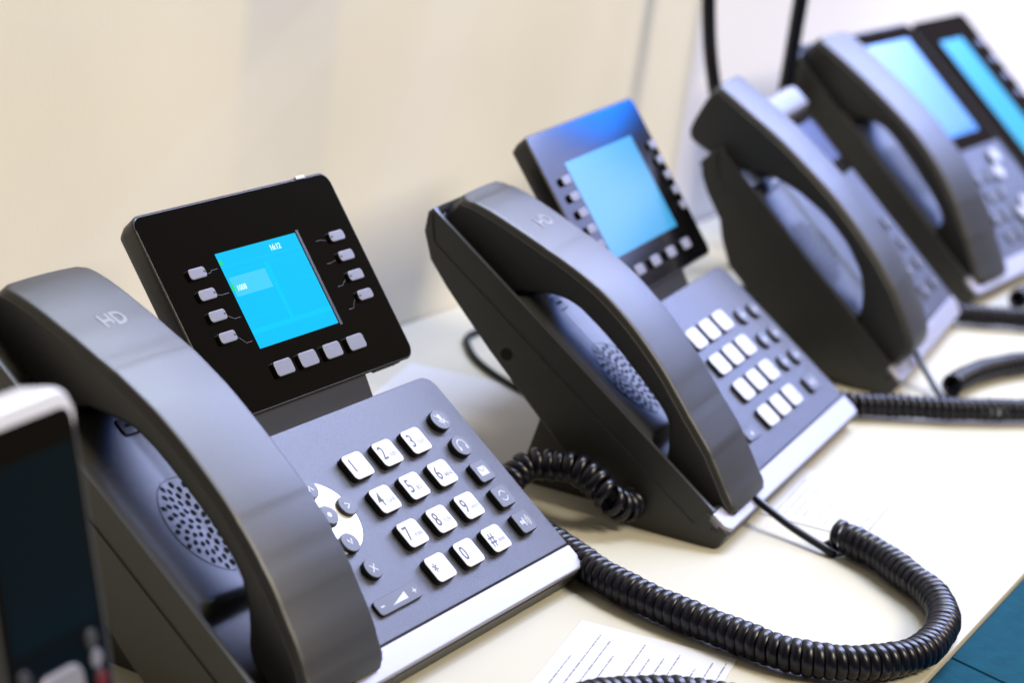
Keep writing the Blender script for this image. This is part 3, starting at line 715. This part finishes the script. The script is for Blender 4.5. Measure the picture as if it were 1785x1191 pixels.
# ------------------------------------------------------------------ cordless phone at the left edge
def cordless():
    be = math.radians(74); Lh = 150.0
    A = Vector((-241.25, 3.07, 168.47)); rz = math.radians(4)
    ux = Vector((math.cos(rz), math.sin(rz), 0)); fy = Vector((-math.sin(rz), math.cos(rz), 0))
    vd = fy * math.cos(be) + Vector((0, 0, math.sin(be))); wd = ux.cross(vd)
    org = A - ux * 25 - vd * Lh
    R = root('cordless_phone', 'slim black cordless phone with silver top standing in front of the nearest desk phone', 'cordless phone', (org.x, org.y, 0), 0)
    base = Vector((org.x, org.y, 0))
    T = lambda u, v, w: (org - base + ux * u + vd * v + wd * w) * MM
    bm = bmesh.new(); loft(bm, T, rr(0, Lh / 2, 50, Lh, 9, 8), [(6, -19), (2.0, -17.5), (0.2, -12), (0, -3), (0.3, -1.2), (1.2, 0)])
    o = link('body', bm, M['pearl'], R)
    bm = bmesh.new(); loft(bm, T, rr(0, Lh - 9, 50.4, 18.4, 9.2, 8), [(5, -19.6), (1.6, -18), (0, -12), (0, -3), (0.3, -1), (1.6, 0.25)])
    link('top_cap', bm, M['cap'], R)
    bm = bmesh.new(); loft(bm, T, rrc(-22.5, 8, 22.5, Lh - 6, (5, 5, 6, 6)), [(0, -0.5), (0, 0.35), (0.6, 0.7)])
    link('face_glass', bm, M['gloss'], R)
    bm = bmesh.new(); loft(bm, T, rrc(-20, 82, 20, Lh - 16, (1, 1, 1, 1)), [(0, 0.7), (0, 0.8)])
    link('display', bm, mat('dark_lcd', (0.0, 0.004, 0.008), 0.12, spec=0.3), R)
    bm = bmesh.new(); loft(bm, T, rr(-2, 62, 20, 22, 4.5), [(0, 0.5), (0, 1.8), (0.9, 2.4)]); loft(bm, T, rr(-2, 62, 9, 10, 2), [(0, 2.3), (0, 3.0), (0.3, 3.2)], [1], 1)
    link('navigation_key', bm, [M['silver'], M['dkey']], R)
    for u, v, m in ((-17, 75, 'dkey'), (14.5, 77, 'dkey'), (-18, 67, 'lkey'), (15.5, 71, 'lkey'), (-18, 59, 'lkey'), (16.5, 64.5, 'red')):
        key(R, T, u, v, 5.6, 5.6, 2, 1.7, M[m], None, 'function_key', rnd=True, base=0.6)
    for i in range(12): key(R, T, -14 + (i % 3) * 14, 14 + (3 - i // 3) * 9.0, 11, 6.0, 1.4, 1.7, M['dkey'], None, 'digit_key', base=0.6)
    return R, base
M['cap'] = mat('bright_cap', (0.60, 0.60, 0.66), 0.3)
M['pearl'] = mat('handset_shell', (0.06, 0.06, 0.065), 0.35)
R0, b0 = cordless()
bm = bmesh.new(); B = b0
TB = lambda u, v, w: Vector((B.x + u, B.y + v, w)) * MM
# charging cradle: low base, back rest and chrome rim
def prism(bm, prof, u0, u1, T, mi=0):
    r = [[bm.verts.new(T(u, y, z)) for y, z in prof] for u in (u0, u1)]; n = len(prof)
    for j in range(n): bm.faces.new((r[0][j], r[0][(j + 1) % n], r[1][(j + 1) % n], r[1][j])).material_index = mi
    bm.faces.new(r[0]).material_index = mi; bm.faces.new(r[1][::-1]).material_index = mi
TBl = lambda u, v, w: Vector((u, v, w)) * MM
Rb = root('charging_cradle', 'black charging base with a bright chrome rim behind the cordless phone', 'charging base', (B.x, B.y, 0), 4)
bm = bmesh.new(); prism(bm, [(-30, 0.2), (64, 0.2), (62, 84), (52, 93), (43, 95), (37, 70), (24, 22), (-12, 19), (-30, 14)], -30, 43, TBl)
link('base', bm, M['gloss'], Rb)
bm = bmesh.new(); prism(bm, [(41, 95.3), (55, 92.8), (60, 88), (61.5, 89), (56, 95.6), (42, 98.6)], -31, 45.5, TBl)
link('rim', bm, M['chrome'], Rb)

# ------------------------------------------------------------------ papers
def paper(label, cx, cy, w, h, rz, lines, z=0.3, mar=6, gap=4.2, name='paper_sheet', seed=1, cat='paper'):
    random.seed(seed)
    R = root(name, label, cat, (cx, cy, 0), rz, None)
    bm = bmesh.new(); box(bm, ID, (-w / 2, -h / 2, z - 0.15), (w / 2, h / 2, z + 0.1)); link('sheet', bm, M['paper'], R)
    if lines:
        b = bmesh.new(); y = h / 2 - mar
        for k in range(lines):
            x = -w / 2 + mar; end = w / 2 - mar - random.random() * (w * 0.25 if k % 4 else w * 0.5)
            while x < end:
                L = random.uniform(2, 8); hh = random.uniform(0.24, 0.42); box(b, ID, (x, y - hh, z + 0.102), (min(x + L, end), y + hh * 0.8, z + 0.14)); x += L + 0.7
            y -= gap * (1.7 if k % 4 == 3 else 1)
        link('printed_lines', b, M['print'], R)
    return R
paper('small white sheet with faint printed lines beside the front edge of the second phone', 297, -38, 78, 50, 8, 10, seed=3)
paper('large white printed sheet on the counter in front of the nearest phone', 38, -60, 96, 66, 12, 11, seed=5, gap=5)
paper('blank white sheet lying behind the nearest phone under the green cable', 262, 152, 120, 92, 14, 0)
tag(ph1, None)
